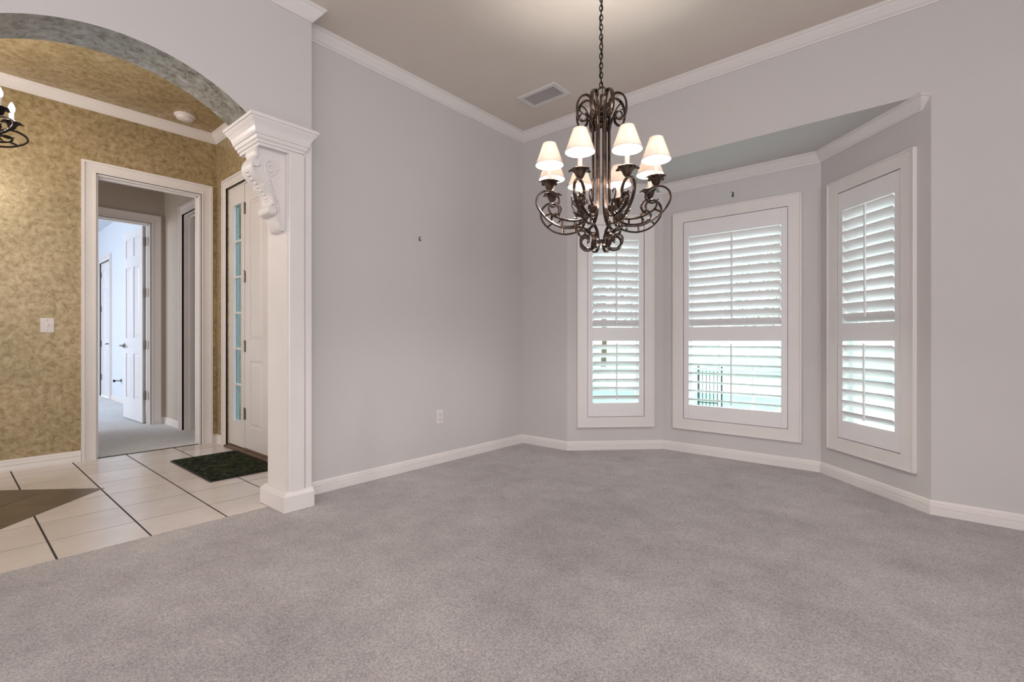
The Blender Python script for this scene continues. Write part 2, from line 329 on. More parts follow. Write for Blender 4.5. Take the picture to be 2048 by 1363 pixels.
WZ0, WZ1 = .305, 2.062
def window(idx, origin, rot, length, s0, s1, muntin_x, tilt_top, tilt_bot, label):
    """s0..s1: clear opening inside the casing"""
    w = wall('wall_bay_'+('left', 'center', 'right')[idx-1], origin, rot, length, SOF, M['wall'], .14, [(s0, s1, WZ0, WZ1)])
    wr = struct(empty('window_%d' % idx, (origin[0], origin[1], 0), rot))
    c = .088
    # mitred picture-frame casing
    def piece(poly, edge):
        b = bmesh.new(); prism(b, poly, -.020, 0, 'y')
        return obj('casing', b, M['white'], wr)
    O = (s0-c, s1+c, WZ0-c, WZ1+c); I = (s0, s1, WZ0, WZ1)
    piece([(O[0], O[2]), (O[1], O[2]), (I[1], I[2]), (I[0], I[2])], 0)
    piece([(O[0], O[3]), (O[1], O[3]), (I[1], I[3]), (I[0], I[3])], 0)
    piece([(O[0], O[2]), (I[0], I[2]), (I[0], I[3]), (O[0], O[3])], 0)
    piece([(O[1], O[2]), (I[1], I[2]), (I[1], I[3]), (O[1], O[3])], 0)
    # thin back band round the casing
    b = bmesh.new()
    for (x0, x1, z0, z1) in ((O[0], O[1], O[2]-.006, O[2]+.006), (O[0], O[1], O[3]-.006, O[3]+.006), (O[0]-.006, O[0]+.006, O[2]-.006, O[3]+.006), (O[1]-.006, O[1]+.006, O[2]-.006, O[3]+.006)):
        bx(b, x0, x1, -.026, 0, z0, z1, .002)
    obj('casing_band', b, M['white'], wr)
    # jamb liner, sash frames, muntins, glass
    b = bmesh.new(); t = .008
    bx(b, s0, s0+t, .002, .138, WZ0, WZ1); bx(b, s1-t, s1, .002, .138, WZ0, WZ1); bx(b, s0+t, s1-t, .002, .138, WZ0, WZ0+t); bx(b, s0+t, s1-t, .002, .138, WZ1-t, WZ1)
    obj('jamb', b, M['outside_white'], wr)
    zm = 1.17; fr = .042; a, e_ = s0+.008, s1-.008
    for (z0, z1, y0) in ((WZ0+.008, zm+.018, .074), (zm-.018, WZ1-.008, .106)):
        b = bmesh.new()
        bx(b, a, a+fr, y0, y0+.03, z0, z1); bx(b, e_-fr, e_, y0, y0+.03, z0, z1); bx(b, a+fr, e_-fr, y0, y0+.03, z0, z0+fr); bx(b, a+fr, e_-fr, y0, y0+.03, z1-fr, z1)
        s = obj('sash', b, M['outside_white'], wr)
        for mxp in muntin_x:
            xx = a+(e_-a)*mxp; box('muntin', xx-.008, xx+.008, y0+.004, y0+.026, z0+fr, z1-fr, M['outside_white'], s)
        zz = (z0+z1)/2; b = bmesh.new(); bx(b, a+fr, e_-fr, y0+.006, y0+.024, zz-.008, zz+.008); obj('muntin', b, M['outside_white'], s)
        box('pane', a+fr, e_-fr, y0+.013, y0+.017, z0+fr, z1-fr, M['glass'], s)
    # plantation shutter
    sh = empty('plantation_shutter', wr.location, rot); tag(sh, label, 'shutter', 'plantation shutters in the bay windows')
    a, e_ = s0+.0045, s1-.0045; z0, z1 = WZ0+.0045, WZ1-.0045; y0, y1 = -.014, .016; st = .046
    for (x0, x1) in ((a, a+st), (e_-st, e_)): box('stile', x0, x1, y0, y1, z0, z1, M['shut'], sh, .002)
    for (q0, q1, nm) in ((z0, .433, 'bottom_rail'), (1.0, 1.125, 'middle_rail'), (1.925, z1, 'top_rail')): box(nm, a+st, e_-st, y0, y1, q0, q1, M['shut'], sh, .002)
    # louvers
    wl, tl = .079, .0105; Lx = e_-a-2*st-.006
    b = bmesh.new(); seg = 12
    rg = [[b.verts.new((x_, wl/2*math.cos(2*math.pi*k/seg), tl/2*math.sin(2*math.pi*k/seg))) for k in range(seg)] for x_ in (-Lx/2, Lx/2)]
    for k in range(seg): b.faces.new((rg[0][k], rg[0][(k+1) % seg], rg[1][(k+1) % seg], rg[1][k]))
    b.faces.new(rg[0][::-1]); b.faces.new(rg[1])
    first = None; mid = (a+e_)/2
    for (q0, q1, n_, th) in ((.433, 1.0, 7, tilt_bot), (1.125, 1.925, 11, tilt_top)):
        for k in range(n_):
            zz = q0+(q1-q0)*(k+.5)/n_ if n_ == 11 else q0+(q1-q0)*(k+.62)/(n_+.3)
            if first is None: first = obj('louver', b, M['shut'], sh, True); o = first
            else: o = first.copy(); COL.objects.link(o)
            o.location = (mid, .003, zz); o.rotation_euler = (R(-th+random.uniform(-1.2, 1.2)), 0, 0)
    tr = -.0+wl/2
    for (q0, q1, th) in ((.455, .975, tilt_bot), (1.15, 1.905, tilt_top)):
        yy = .003-tr*math.cos(R(th))-.006; zo = tr*math.sin(R(th))
        box('tilt_rod', mid-.006, mid+.006, yy-.006, yy+.006, q0+zo*.4, q1+zo*.4, M['shut'], sh, .002)
    return wr, sh
Ls = math.hypot(.635, .635)
window(1, A_, R(45), Ls, Ls/2-.266, Ls/2+.266, (), 52, 34, 'narrow white plantation shutter, left of the three bay windows, behind the chandelier')
window(2, B_, 0, 1.25, .194, 1.030, (1/3, 2/3), 52, 17, 'widest white plantation shutter, in the centre bay window with open lower louvers')
window(3, C_, R(-45), Ls, Ls/2-.266, Ls/2+.266, (), 53, 40, 'narrow white plantation shutter, right of the three bay windows, nearest the bare wall')

# crown and base mouldings
DCR = [(XR, YB), (XL, YB), (XL, YE), (XA, YE), (XA, YR), (XR, YR)]
bm = bmesh.new(); sweep(bm, DCR, CROWN, closed=True, z=H); struct(obj('trim_1', bm, M['white'], smooth=True))['label'] = 'white crown moulding round the dining room ceiling'
ed = .045
BCR = [(D_[0]-ed, D_[1]+ed), C_, B_, (A_[0]+ed, A_[1]+ed)]
BCRf = BCR
bm = bmesh.new(); sweep(bm, BCRf, CROWN_S, z=SOF)
# mitred returns at both open ends
def returns(bm, P, tdir, ndir, prof, z):
    """little end piece: profile offset both along wall and out from it"""
    P, t, n_ = Vector(P), Vector(tdir).normalized(), Vector(ndir).normalized()
    A = [bm.verts.new((P.x+n_.x*d, P.y+n_.y*d, z+h)) for d, h in prof]
    B = [bm.verts.new((P.x+n_.x*d+t.x*d, P.y+n_.y*d+t.y*d, z+h)) for d, h in prof]
    C = [bm.verts.new((P.x+t.x*d, P.y+t.y*d, z+h)) for d, h in prof]
    m_ = len(prof)
    for k in range(m_):
        j = (k+1) % m_
        for X, Y in ((A, B), (B, C)):
            try: bm.faces.new((X[k], Y[k], Y[j], X[j]))
            except Exception: pass
returns(bm, BCR[0], (1, -1), (-1, -1), CROWN_S, SOF); returns(bm, BCR[3], (-1, -1), (1, -1), CROWN_S, SOF)
struct(obj('trim_2', bm, M['white'], smooth=True))
DB = [(XR, YB), D_, C_, B_, A_, (XL, YB), (XL, YE+.0)]
for nm, i0, i1 in (('baseboard_back', 0, 1), ('baseboard_bay', 1, 4), ('baseboard_back_left', 4, 5), ('baseboard_left', 5, 6)):
    bm = bmesh.new(); sweep(bm, DB, BASE, i0, i1, z=.004); struct(obj(nm, bm, M['white'], smooth=True))

bm = bmesh.new(); sweep(bm, [(XA, -.35), (XA, YR), (XR, YR), (XR, YB)], BASE, z=.004); struct(obj('baseboard_right', bm, M['white'], smooth=True))

# ------------------------------------------------------------------ arch wall
YJ0, YJ1 = -.18, 1.32; YC = (YJ0+YJ1)/2
AZ, HW, SAG = 2.25, .54, .185
Rr = (HW**2+SAG**2)/(2*SAG)
arc = []
a0 = math.asin(HW/Rr)
for k in range(33):
    an = -a0+2*a0*k/32; arc.append((YC+Rr*math.sin(an), AZ+SAG-Rr+Rr*math.cos(an)))
# built in vertical strips so that every face stays convex
bm = bmesh.new()
ins = []
def strip(y0, za, y1, zb, inner=False):
    side = prism(bm, [(y0, za), (y1, zb), (y1, H), (y0, H)], XA2, XA, 'x')
    if inner: side[0].material_index = 1
for p0, p1 in zip(arc, arc[1:]): strip(p0[0], p0[1], p1[0], p1[1], True)
strip(YJ0-.15, AZ, arc[0][0], AZ); strip(arc[-1][0], AZ, YE, AZ); strip(YR, 0, YJ0-.15, 0)
for f in bm.faces:
    c_ = f.calc_center_median()
    if abs(c_.x-XA2) < .001: f.material_index = 2
struct(obj('wall_arch', bm, [M['wall'], M['faux_arch'], M['faux']]))

def arch_post(side):
    """side=+1: right-hand post (visible). mirrored about the arch centre for -1"""
    f = lambda y: y if side > 0 else 2*YC-y
    def b2(bm, x0, x1, y0, y1, z0, z1, bev=0):
        a, b_ = sorted((f(y0), f(y1))); bx(bm, x0, x1, a, b_, z0, z1, bev)
    root = struct(empty('trim_%d' % (3 if side > 0 else 4), (0, 0, 0)))
    bm = bmesh.new(); b2(bm, XA2, XA, YJ1, YE, 0, AZ); obj('post', bm, M['white'], root)
    bm = bmesh.new()
    b2(bm, XA, XA+.016, YJ1+.006, YJ1+.098, .10, 2.11, .004)
    obj('pilaster_strip', bm, M['white'], root)
    bm = bmesh.new(); b2(bm, XA, XA+.007, YJ1+.108, YE-.004, .10, 2.11, .002); obj('pilaster_edge', bm, M['white'], root)
    # base block: baseboard profile wrapped round three sides
    pth = [(XA2-.0, YE), (XA2, YJ1), (XA, YJ1), (XA, YE)]
    blk = [(0, 0), (.034, 0), (.034, .088), (.028, .094), (.024, .100), (.014, .112), (0, .116)]
    bm = bmesh.new()
    P = [(x, f(y)) for x, y in pth]
    if side > 0: P = P[::-1]
    pr = blk
    # travel so that the outside is on the left
    sweep(bm, P if side < 0 else P, pr, z=.003) if False else None
    if side > 0: sweep(bm, [(XA2, YJ1+.15), (XA2, YJ1), (XA, YJ1), (XA, YE)][::-1], [(-d, h) for d, h in pr] if False else pr, z=.003)
    else: sweep(bm, [(XA2, f(YE)), (XA2, f(YJ1)), (XA, f(YJ1)), (XA, f(YE))], pr, z=.003)
    obj('base_block', bm, M['white'], root)
    # entablature: frieze block and wrapped cornice
    y_in = 1.165
    bm = bmesh.new(); b2(bm, XA2, XA+.004, y_in, 1.405, 2.10, AZ); obj('frieze_block', bm, M['white'], root)
    cp = [(0, -.150), (.008, -.150), (.008, -.134), (.018, -.132), (.018, -.118), (.028, -.112), (.032, -.100), (.032, -.094), (.040, -.092), (.040, -.084), (.043, -.078), (.050, -.058), (.062, -.040), (.074, -.026), (.078, -.020), (.078, -.014), (.086, -.014), (.086, .004), (0, .004)]
    cp = [(d*.86, z) for d, z in cp]
    path = [(XA2, 1.405), (XA2, y_in), (XA, y_in), (XA, 1.405), (XA2, 1.405)]
    bm = bmesh.new()
    rect = [(XA2, y_in), (XA, y_in), (XA, 1.405), (XA2, 1.405)]
    rect = [(x, f(y)) for x, y in rect]
    if side < 0: rect = rect[::-1]
    rect = rect[::-1]              # clockwise -> outside on the left
    sweep(bm, rect, cp, closed=True, z=AZ)
    obj('cornice', bm, M['white'], root)
    # corbel bracket (its own thing)
    cb = empty('corbel_bracket', (XA-.088, f(YJ1), 0))
    sy = -1 if side > 0 else 1
    prof = [(0, 2.10), (.165, 2.10), (.172, 2.075), (.165, 2.055), (.180, 2.035), (.192, 2.005), (.190, 1.970), (.174, 1.940), (.150, 1.916), (.130, 1.900), (.126, 1.885), (.108, 1.868), (.092, 1.850),
            (.080, 1.826), (.076, 1.800), (.088, 1.785), (.098, 1.765), (.094, 1.742), (.076, 1.728), (.058, 1.728), (.052, 1.705), (.044, 1.690), (.036, 1.660), (.020, 1.645), (0, 1.640)]
    bm = bmesh.new()
    hwid = .068
    def triprism(bm, x0, x1, shrink):
        # centre fan strips from the wall line keep faces simple
        c0 = []; c1 = []
        for u, v in prof: c0.append(bm.verts.new((x0, sy*max(0, u-shrink), v))); c1.append(bm.verts.new((x1, sy*max(0, u-shrink), v)))
        n_ = len(prof)
        w0 = [bm.verts.new((x0, 0, v)) for u, v in prof]; w1 = [bm.verts.new((x1, 0, v)) for u, v in prof]
        for k in range(n_-1):
            bm.faces.new((c0[k], c0[k+1], w0[k+1], w0[k])); bm.faces.new((c1[k+1], c1[k], w1[k], w1[k+1])); bm.faces.new((c0[k+1], c0[k], c1[k], c1[k+1]))
            bm.faces.new((w0[k], w0[k+1], w1[k+1], w1[k]))
    triprism(bm, -hwid+.014, hwid-.014, 0); obj('corbel_core', bm, M['white'], cb, True)
    for s_ in (-1, 1):
        bm = bmesh.new(); xs = sorted((s_*(hwid-.014), s_*hwid))
        # raised rim following the profile
        pts = catmull([(u, 0, v) for u, v in prof[1:-1]], 3)
        for p0, p1 in zip(pts, pts[1:]):
            for q in (0,):
                a = [(p0.x, p0.z), (p1.x, p1.z), (max(0, p1.x-.013), p1.z), (max(0, p0.x-.013), p0.z)]
                vs0 = [bm.verts.new((xs[0], sy*u, v)) for u, v in a]; vs1 = [bm.verts.new((xs[1], sy*u, v)) for u, v in a]
                bm.faces.new(vs0); bm.faces.new(vs1[::-1])
                bm.faces.new((vs0[0], vs0[1], vs1[1], vs1[0])); bm.faces.new((vs0[2], vs0[3], vs1[3], vs1[2]))
        bmesh.ops.remove_doubles(bm, verts=bm.verts, dist=.0002)
        obj('side_rim', bm, M['white'], cb)
        # carved scroll and foliage on the side face
        bm = bmesh.new(); xo = s_*(hwid-.013)
        sp = [(.080+(.005+.0018*k)*math.cos(k*.7+1), 1.995+(.005+.0018*k)*1.25*math.sin(k*.7+1)) for k in range(22)]
        tube(bm, [(xo, sy*u, v) for u, v in sp], .0065, 6, 2); obj('carved_scroll', bm, M['white'], cb, True); bm = bmesh.new()
        sp = [(.052+(.006+.006*k*.22)*math.cos(-k*.7+2), 1.765+(.006+.006*k*.22)*math.sin(-k*.7+2)) for k in range(13)]
        tube(bm, [(xo, sy*u, v) for u, v in sp], .006, 6, 2)
        obj('carved_scroll', bm, M['white'], cb, True)
        for k in range(9):
            bm = bmesh.new()
            u, v = .120-.009*k, 1.935-.018*k; an = R(215+12*(k % 3)); l_ = .026-.001*k
            d = Vector((0, sy*math.cos(an), math.sin(an))); q = Vector((xo, sy*u*.8, v)); n_ = Vector((0, -d.z, d.y))
            ring = [q+n_*(.009)*math.sin(t)+d*l_*(t/math.pi) for t in (.0, .8, 1.57, 2.3, 3.14)] + [q-n_*(.009)*math.sin(t)+d*l_*(t/math.pi) for t in (2.3, 1.57, .8)]
            base = [bm.verts.new(p_) for p_ in ring]; top = bm.verts.new(q+d*l_*.5+Vector((s_*.009, 0, 0)))
            for i in range(8): bm.faces.new((base[i], base[(i+1) % 8], top))
            obj('carved_leaf', bm, M['white'], cb, True)
    # volutes across the front
    for (u, v, r_) in ((.168, 2.005, .020), (.076, 1.757, .022)):
        bm = bmesh.new(); ring0 = []; ring1 = []
        for k in range(16):
            an = 2*math.pi*k/16; ring0.append(bm.verts.new((-hwid-.004, sy*(u+r_*math.cos(an)), v+r_*math.sin(an)))); ring1.append(bm.verts.new((hwid+.004, sy*(u+r_*math.cos(an)), v+r_*math.sin(an))))
        for k in range(16): bm.faces.new((ring0[k], ring0[(k+1) % 16], ring1[(k+1) % 16], ring1[k]))
        bm.faces.new(ring0); bm.faces.new(ring1[::-1]); obj('volute', bm, M['white'], cb, True)
    # acanthus leaf down the front
    def pu(v):
        for (u0, v0), (u1, v1) in zip(prof[3:], prof[4:]):
            if v1 <= v <= v0: return u0+(u1-u0)*(v0-v)/(v0-v1+1e-9)
        return 0
    for k in range(9):
        v = 1.965-.0185*k; r_ = .0125-.0006*k; bm = bmesh.new()
        bmesh.ops.create_icosphere(bm, subdivisions=2, radius=r_, matrix=Matrix.Translation((0, sy*(pu(v)+.001), v)) @ Matrix.Diagonal((1.5, .8, .85, 1)))
        obj('carved_bead', bm, M['white'], cb, True)
    tag(cb, 'white carved scroll corbel under the cornice at the %s end of the arched opening' % ('window' if side > 0 else 'rear'), 'corbel')
arch_post(1); arch_post(-1)

# ------------------------------------------------------------------ foyer
wall('wall_foyer_side', (XF, -2.6), R(90), YF+2.6, H, M['faux'], .12, [(2.6+.85, 2.6+1.64, 0, 2.425)])
wall('wall_foyer_front', (XF, YF), 0, XL-.1-XF, H, M['faux'], .12, [(.29, 1.96, .0, 2.445)])
wall('wall_foyer_rear', (XA2, -2.6), R(180), XA2-XF, H, M['faux'], .1)
bm = bmesh.new(); bx(bm, XF-.06, XA2+.06, -2.7, YF+.06, H, H+.1); struct(obj('ceiling_foyer', bm, M['faux']))
FP = [(XA2, YF), (XF, YF), (XF, -2.6), (XA2, -2.6)]
bm = bmesh.new(); sweep(bm, FP, CROWN, closed=True, z=H); struct(obj('trim_5', bm, M['white'], smooth=True))
bm = bmesh.new(); sweep(bm, [(-5.17, YF), (XF, YF), (XF, 1.74)], BASE); struct(obj('baseboard_foyer_corner', bm, M['white'], smooth=True))
bm = bmesh.new(); sweep(bm, [(XF, .755), (XF, -2.6)], [(d, z*1.1) for d, z in BASE]); struct(obj('baseboard_foyer', bm, M['white'], smooth=True))

# tiled floor with a diagonal slate diamond
fl = struct(empty('floor_foyer'))
box('grout_bed', XF-.06, -3.03, -2.7, YF+.06, -.06, -.0012, M['grout'], fl)
DC, DR = (-4.275, .0), .722
def clip(poly, a, b_, c):        # keep a*x+b*y>=c
    out = []
    for i in range(len(poly)):
        p0, p1 = poly[i], poly[(i+1) % len(poly)]; d0, d1 = a*p0[0]+b_*p0[1]-c, a*p1[0]+b_*p1[1]-c
        if d0 >= 0: out.append(p0)
        if (d0 >= 0) != (d1 >= 0): t = d0/(d0-d1); out.append((p0[0]+(p1[0]-p0[0])*t, p0[1]+(p1[1]-p0[1])*t))
    return out
def parea(p_): return abs(sum(p_[i][0]*p_[(i+1) % len(p_)][1]-p_[(i+1) % len(p_)][0]*p_[i][1] for i in range(len(p_))))/2
def slab(polys, name, m):
    bm = bmesh.new()
    for q in polys:
        prism(bm, q, -.010, 0.0, 'z')
    return obj(name, bm, m, fl)
xs = [-3.028]+[-3.348-.36*k for k in range(6)]+[XF]; ys = [.345+.357*k for k in range(-9, 4)]+[YF]
for i in range(len(xs)-1):
    for j in range(len(ys)-1):
        x1, x0 = xs[i]-(.0035 if i else 0), xs[i+1]+.0035; y0, y1 = ys[j]+.0045, ys[j+1]-.0045
        if y0 < -2.6: continue
        rest = [(x0, y0), (x1, y0), (x1, y1), (x0, y1)]; pieces = []
        for sx in (1, -1):
            for sy in (1, -1):
                if len(rest) < 3: continue
                c = sx*DC[0]+sy*DC[1]+DR+.004
                q = clip(rest, sx, sy, c)
                if len(q) >= 3 and parea(q) > 1e-5: pieces.append(q)
                rest = clip(rest, -sx, -sy, -c)
        if pieces: slab(pieces, 'tile', M['tile'])
s_ = DR*math.sqrt(2)/3; cs = math.cos(R(45))
for i in range(3):
    for j in range(3):
        u0, v0 = (-1.5+i)*s_+.002, (-1.5+j)*s_+.002; u1, v1 = u0+s_-.004, v0+s_-.004
        slab([[(DC[0]+(u-v)*cs, DC[1]+(u+v)*cs) for u, v in ((u0, v0), (u1, v0), (u1, v1), (u0, v1))]], 'slate_tile', M['slate'])

def casing(parent, x0, x1, z1, w=.09, th=.022, y=0, m=None, zb=0):
    """door casing in the plane y (faces -y); inner opening x0..x1, top z1"""
    m = m or M['white']
    for nm, poly in (('side_casing', [(x0-w, zb), (x0, zb), (x0, z1), (x0-w, z1+w)]), ('side_casing', [(x1+w, zb), (x1+w, z1+w), (x1, z1), (x1, zb)]), ('head_casing', [(x0-w, z1+w), (x0, z1), (x1, z1), (x1+w, z1+w)])):
        bm = bmesh.new(); prism(bm, poly, y-th*.7, y, 'y')
        o = obj(nm, bm, m, parent)
    bm = bmesh.new()
    bx(bm, x0-w-.003, x0-w+.016, y-th-.006, y, zb, z1+w+.003); bx(bm, x1+w-.016, x1+w+.003, y-th-.006, y, zb, z1+w+.003); bx(bm, x0-w+.016, x1+w-.016, y-th-.006, y, z1+w-.016, z1+w+.003)
    obj('back_band', bm, m, parent)
    bm = bmesh.new()
    bx(bm, x0-.012, x0, y-th-.001, y, zb, z1+.0); bx(bm, x1, x1+.012, y-th-.001, y, zb, z1+.0); bx(bm, x0-.012, x1+.012, y-th-.001, y, z1, z1+.012)
    obj('inner_bead', bm, m, parent)
def liner(parent, x0, x1, z1, y0, y1, m=None):
    t = .016; bm = bmesh.new(); bx(bm, x0, x0+t, y0, y1, 0, z1); bx(bm, x1-t, x1, y0, y1, 0, z1); bx(bm, x0+t, x1-t, y0, y1, z1-t, z1)
    bx(bm, x0+t, x0+t+.01, y0+.05, y1-.03, 0, z1-t); bx(bm, x1-t-.01, x1-t, y0+.05, y1-.03, 0, z1-t); bx(bm, x0+t, x1-t, y0+.05, y1-.03, z1-t-.01, z1-t)
    obj('jamb', bm, m or M['white'], parent)
def panel_leaf(parent, name, x0, x1, z0, z1, y0, th, cols, rows, m, both=True):
    """leaf in the xz plane with recessed field and raised panels; cols/rows = list of (a,b) of panel rects"""
    bm = bmesh.new(); r_ = .008
    bx(bm, x0, x1, y0+r_, y0+th-r_, z0, z1)
    xs_ = [x0]+[v for c in cols for v in c]+[x1]
    for a, b_ in zip(xs_[0::2], xs_[1::2]): bx(bm, a, b_, y0, y0+th, z0, z1)
    zs = [z0]+[v for r2 in rows for v in r2]+[z1]
    for a, b_ in zip(zs[0::2], zs[1::2]):
        for c in cols: bx(bm, c[0], c[1], y0, y0+th, a, b_)
    lf = obj(name, bm, m, parent)
    for c in cols:
        for q in rows:
            bm = bmesh.new()
            for yy, dr in ((y0+r_, -1), (y0+th-r_, 1)):
                g = .012; s = .03
                o_ = [(c[0]+g, q[0]+g), (c[1]-g, q[0]+g), (c[1]-g, q[1]-g), (c[0]+g, q[1]-g)]; i_ = [(c[0]+g+s, q[0]+g+s), (c[1]-g-s, q[0]+g+s), (c[1]-g-s, q[1]-g-s), (c[0]+g+s, q[1]-g-s)]
                vo = [bm.verts.new((u, yy, v)) for u, v in o_]; vi = [bm.verts.new((u, yy+dr*.007, v)) for u, v in i_]
                bm.faces.new(vi)
                for k in range(4): bm.faces.new((vo[k], vo[(k+1) % 4], vi[(k+1) % 4], vi[k]))
            obj('panel', bm, m, lf)
    return lf
def hinge(parent, x, y, z, h=.10):
    bm = bmesh.new(); lathe(bm, [(.007, z-h/2), (.007, z+h/2)], 10, x, y-.004, close=True); bx(bm, x-.022, x+.022, y+.0, y+.004, z-h/2, z+h/2)
    lathe(bm, [(.004, z+h/2), (.006, z+h/2+.006), (.001, z+h/2+.01)], 8, x, y-.004, close=True)
    return obj('hinge', bm, M['steel'], parent)
def lever(parent, x, y, z, d, side=-1):
    """lever handle on a face at y, pointing along d (+1/-1 in x)"""
    bm = bmesh.new()
    for s in (side,):
        tube(bm, [(x, y, z), (x, y+s*.012, z)], .03, 16, 1, smooth=False)
        tube(bm, [(x, y+s*.012, z), (x, y+s*.05, z)], .010, 10, 1, smooth=False)
        tube(bm, [(x-d*.008, y+s*.048, z), (x+d*.04, y+s*.052, z+.004), (x+d*.08, y+s*.050, z-.002), (x+d*.115, y+s*.046, z-.010)], .009, 8, 3)
    return obj('lever_handle', bm, M['steel'], parent, True)

# front door unit (in the wall facing the foyer)
fd = struct(empty('door_1', (0, YF, 0)))
x0, x1 = -5.09, -3.42
casing(fd, x0, x1, 2.442, .085, .02)
# sidelights
def sidelight(a, b_, g0, g1):
    bm = bmesh.new(); y0, y1 = .012, .056; z0, z1 = .262, 2.262
    bx(bm, a, g0, y0, y1, .03, 2.442); bx(bm, g1, b_, y0, y1, .03, 2.442); bx(bm, g0, g1, y0, y1, .03, z0); bx(bm, g0, g1, y0, y1, z1, 2.442)
    sl = obj('sidelight_frame', bm, M['white'], fd)
    bm = bmesh.new()
    for (p0, p1, q0, q1) in ((g0-.012, g0+.0, z0-.012, z1+.012), (g1, g1+.012, z0-.012, z1+.012), (g0, g1, z0-.012, z0), (g0, g1, z1, z1+.012)): bx(bm, p0, p1, y0-.006, y0, q0, q1)
    obj('glazing_bead', bm, M['white'], sl)
    for k in range(6):
        p0, p1 = z0+(z1-z0)*k/6, z0+(z1-z0)*(k+1)/6
        box('pane', g0, g1, .03, .036, p0, p1, M['side_glass'], sl)
        if k: box('muntin', g0, g1, .02, .046, p0-.009, p0+.009, M['white'], sl)
sidelight(-5.09, -4.722, -4.965, -4.785); sidelight(-3.788, -3.42, -3.725, -3.545)
box('head_jamb', -4.722, -3.788, .012, .1, 2.425, 2.444, M['white'], fd)
lf = panel_leaf(fd, 'door_leaf', -4.715, -3.797, .035, 2.422, .014, .044, [(-4.605, -4.355), (-4.157, -3.907)], [(.23, .82), (1.0, 2.25)], M['white'])
for z in (.34, .95, 1.58, 2.2): hinge(lf, -4.7185, .012, z, .10)
bm = bmesh.new(); bx(bm, -5.09, -3.42, -.035, .115, 0, .020, .004); bx(bm, -4.72, -3.79, .0, .10, .018, .034, .002); obj('threshold', bm, M['brass'], fd)

# cased opening from the foyer to the hall
dn = struct(empty('door_2', (XF, 0, 0), R(90)))
casing(dn, .85, 1.64, 2.42, .09, .024); liner(dn, .85, 1.64, 2.42, .0, .12)
# hall
bm = bmesh.new(); bx(bm, X2-.06, XF-.045, -2.0, YH, -.06, .002); struct(obj('floor_hall', bm, M['carpet_far']))
bm = bmesh.new(); bx(bm, X2-.12, XF-.1, -2.0, YH+.1, H, H+.1); struct(obj('ceiling_hall', bm, M['hallwall']))
wall('wall_hall_far', (X2, -2.0), R(90), YH+2.0, H, M['hallwall'], .12, [(2.0+.76, 2.0+1.636, 0, 2.415)])
wall('wall_hall_side', (X2, YH), 0, XF-.12-X2, H, M['hallwall'], .12, [(X2*-1-6.37, X2*-1-5.60, 0, 2.415)])
wall('wall_hall_rear', (XF-.12, -2.0), R(180), XF-.12-X2, H, M['hallwall'], .1)
bm = bmesh.new(); bx(bm, XF-.13, XF-.119, -2.0, .85, 0, H); bx(bm, XF-.13, XF-.119, 1.64, YH, 0, H); bx(bm, XF-.13, XF-.119, .85, 1.64, 2.425, H); struct(obj('wall_hall_near', bm, M['hallwall']))
bm = bmesh.new(); sweep(bm, [(-6.475, YH), (X2, YH), (X2, 1.73)], BASE); struct(obj('baseboard_hall', bm, M['white'], smooth=True))
d3 = struct(empty('door_3', (X2, 0, 0), R(90))); casing(d3, .76, 1.636, 2.41, .09, .024); liner(d3, .76, 1.636, 2.41, .0, .12)
lf3 = panel_leaf(d3, 'door_leaf', 0, .80, .012, 2.39, -.02, .04, [(.12, .35), (.45, .68)], [(.28, .84), (1.04, 1.93), (2.06, 2.29)], M['shut'])
lf3.location = (1.596, .128, 0); lf3.rotation_euler = (0, 0, R(92))
for z in (.34, .95, 1.58, 2.2):
    h = hinge(d3, 1.612, .118, z, .10)
    bm = bmesh.new(); bx(bm, 1.6175, 1.6205, .03, .116, z-.05, z+.05); obj('hinge_leaf', bm, M['steel'], d3)
lever(lf3, .735, .02, .94, -1, 1)
d4 = struct(empty('door_4', (0, YH, 0))); casing(d4, -6.37, -5.60, 2.41, .09, .024); liner(d4, -6.37, -5.60, 2.41, 0, .12)
box('strike_plate', -6.3545, -6.3515, .055, .085, .91, .99, M['steel'], d4)
bm = bmesh.new(); bx(bm, -6.6, -5.4, 3.0, 3.06, 0, H); bx(bm, -6.66, -6.6, YH+.12, 3.06, 0, H); bx(bm, -5.46, -5.4, YH+.12, 3.06, 0, H); bx(bm, -6.66, -5.4, YH+.12, 3.06, 2.9, 2.96)
struct(obj('wall_closet', bm, M['hallwall']))
bm = bmesh.new(); bx(bm, -6.6, -5.46, YH, 3.06, -.06, .002); struct(obj('floor_closet', bm, M['carpet_far']))

# bright room beyond the hall
YR2, XR2 = 1.9, -12.6
bm = bmesh.new(); bx(bm, XR2, X2-.06, -3.0, YR2, -.06, .002); struct(obj('floor_far_room', bm, M['carpet_far']))
bm = bmesh.new(); bx(bm, XR2, X2-.12, -3.0, YR2, H, H+.1); struct(obj('ceiling_far_room', bm, M['roomwall']))
wall('wall_far_room_side', (XR2, YR2), 0, X2-.12-XR2, H, M['roomwall'], .1, [(XR2*-1-11.55, XR2*-1-10.75, 0, 2.42)])
wall('wall_far_room_end', (XR2, -3.0), R(90), YR2+3.0, H, M['roomwall'], .1)
wall('wall_far_room_rear', (X2-.12, -3.0), R(180), X2-.12-XR2, H, M['roomwall'], .1)
bm = bmesh.new(); bx(bm, X2-.13, X2-.119, -3.0, .76, 0, H); bx(bm, X2-.13, X2-.119, .76, 1.636, 2.415, H); bx(bm, X2-.13, X2-.119, 1.636, YR2, 0, H); struct(obj('wall_far_room_near', bm, M['roomwall']))
bm = bmesh.new(); sweep(bm, [(X2-.12, YR2), (-10.66, YR2)], BASE); sweep(bm, [(-11.64, YR2), (XR2, YR2)], BASE); struct(obj('baseboard_far_room', bm, M['white'], smooth=True))
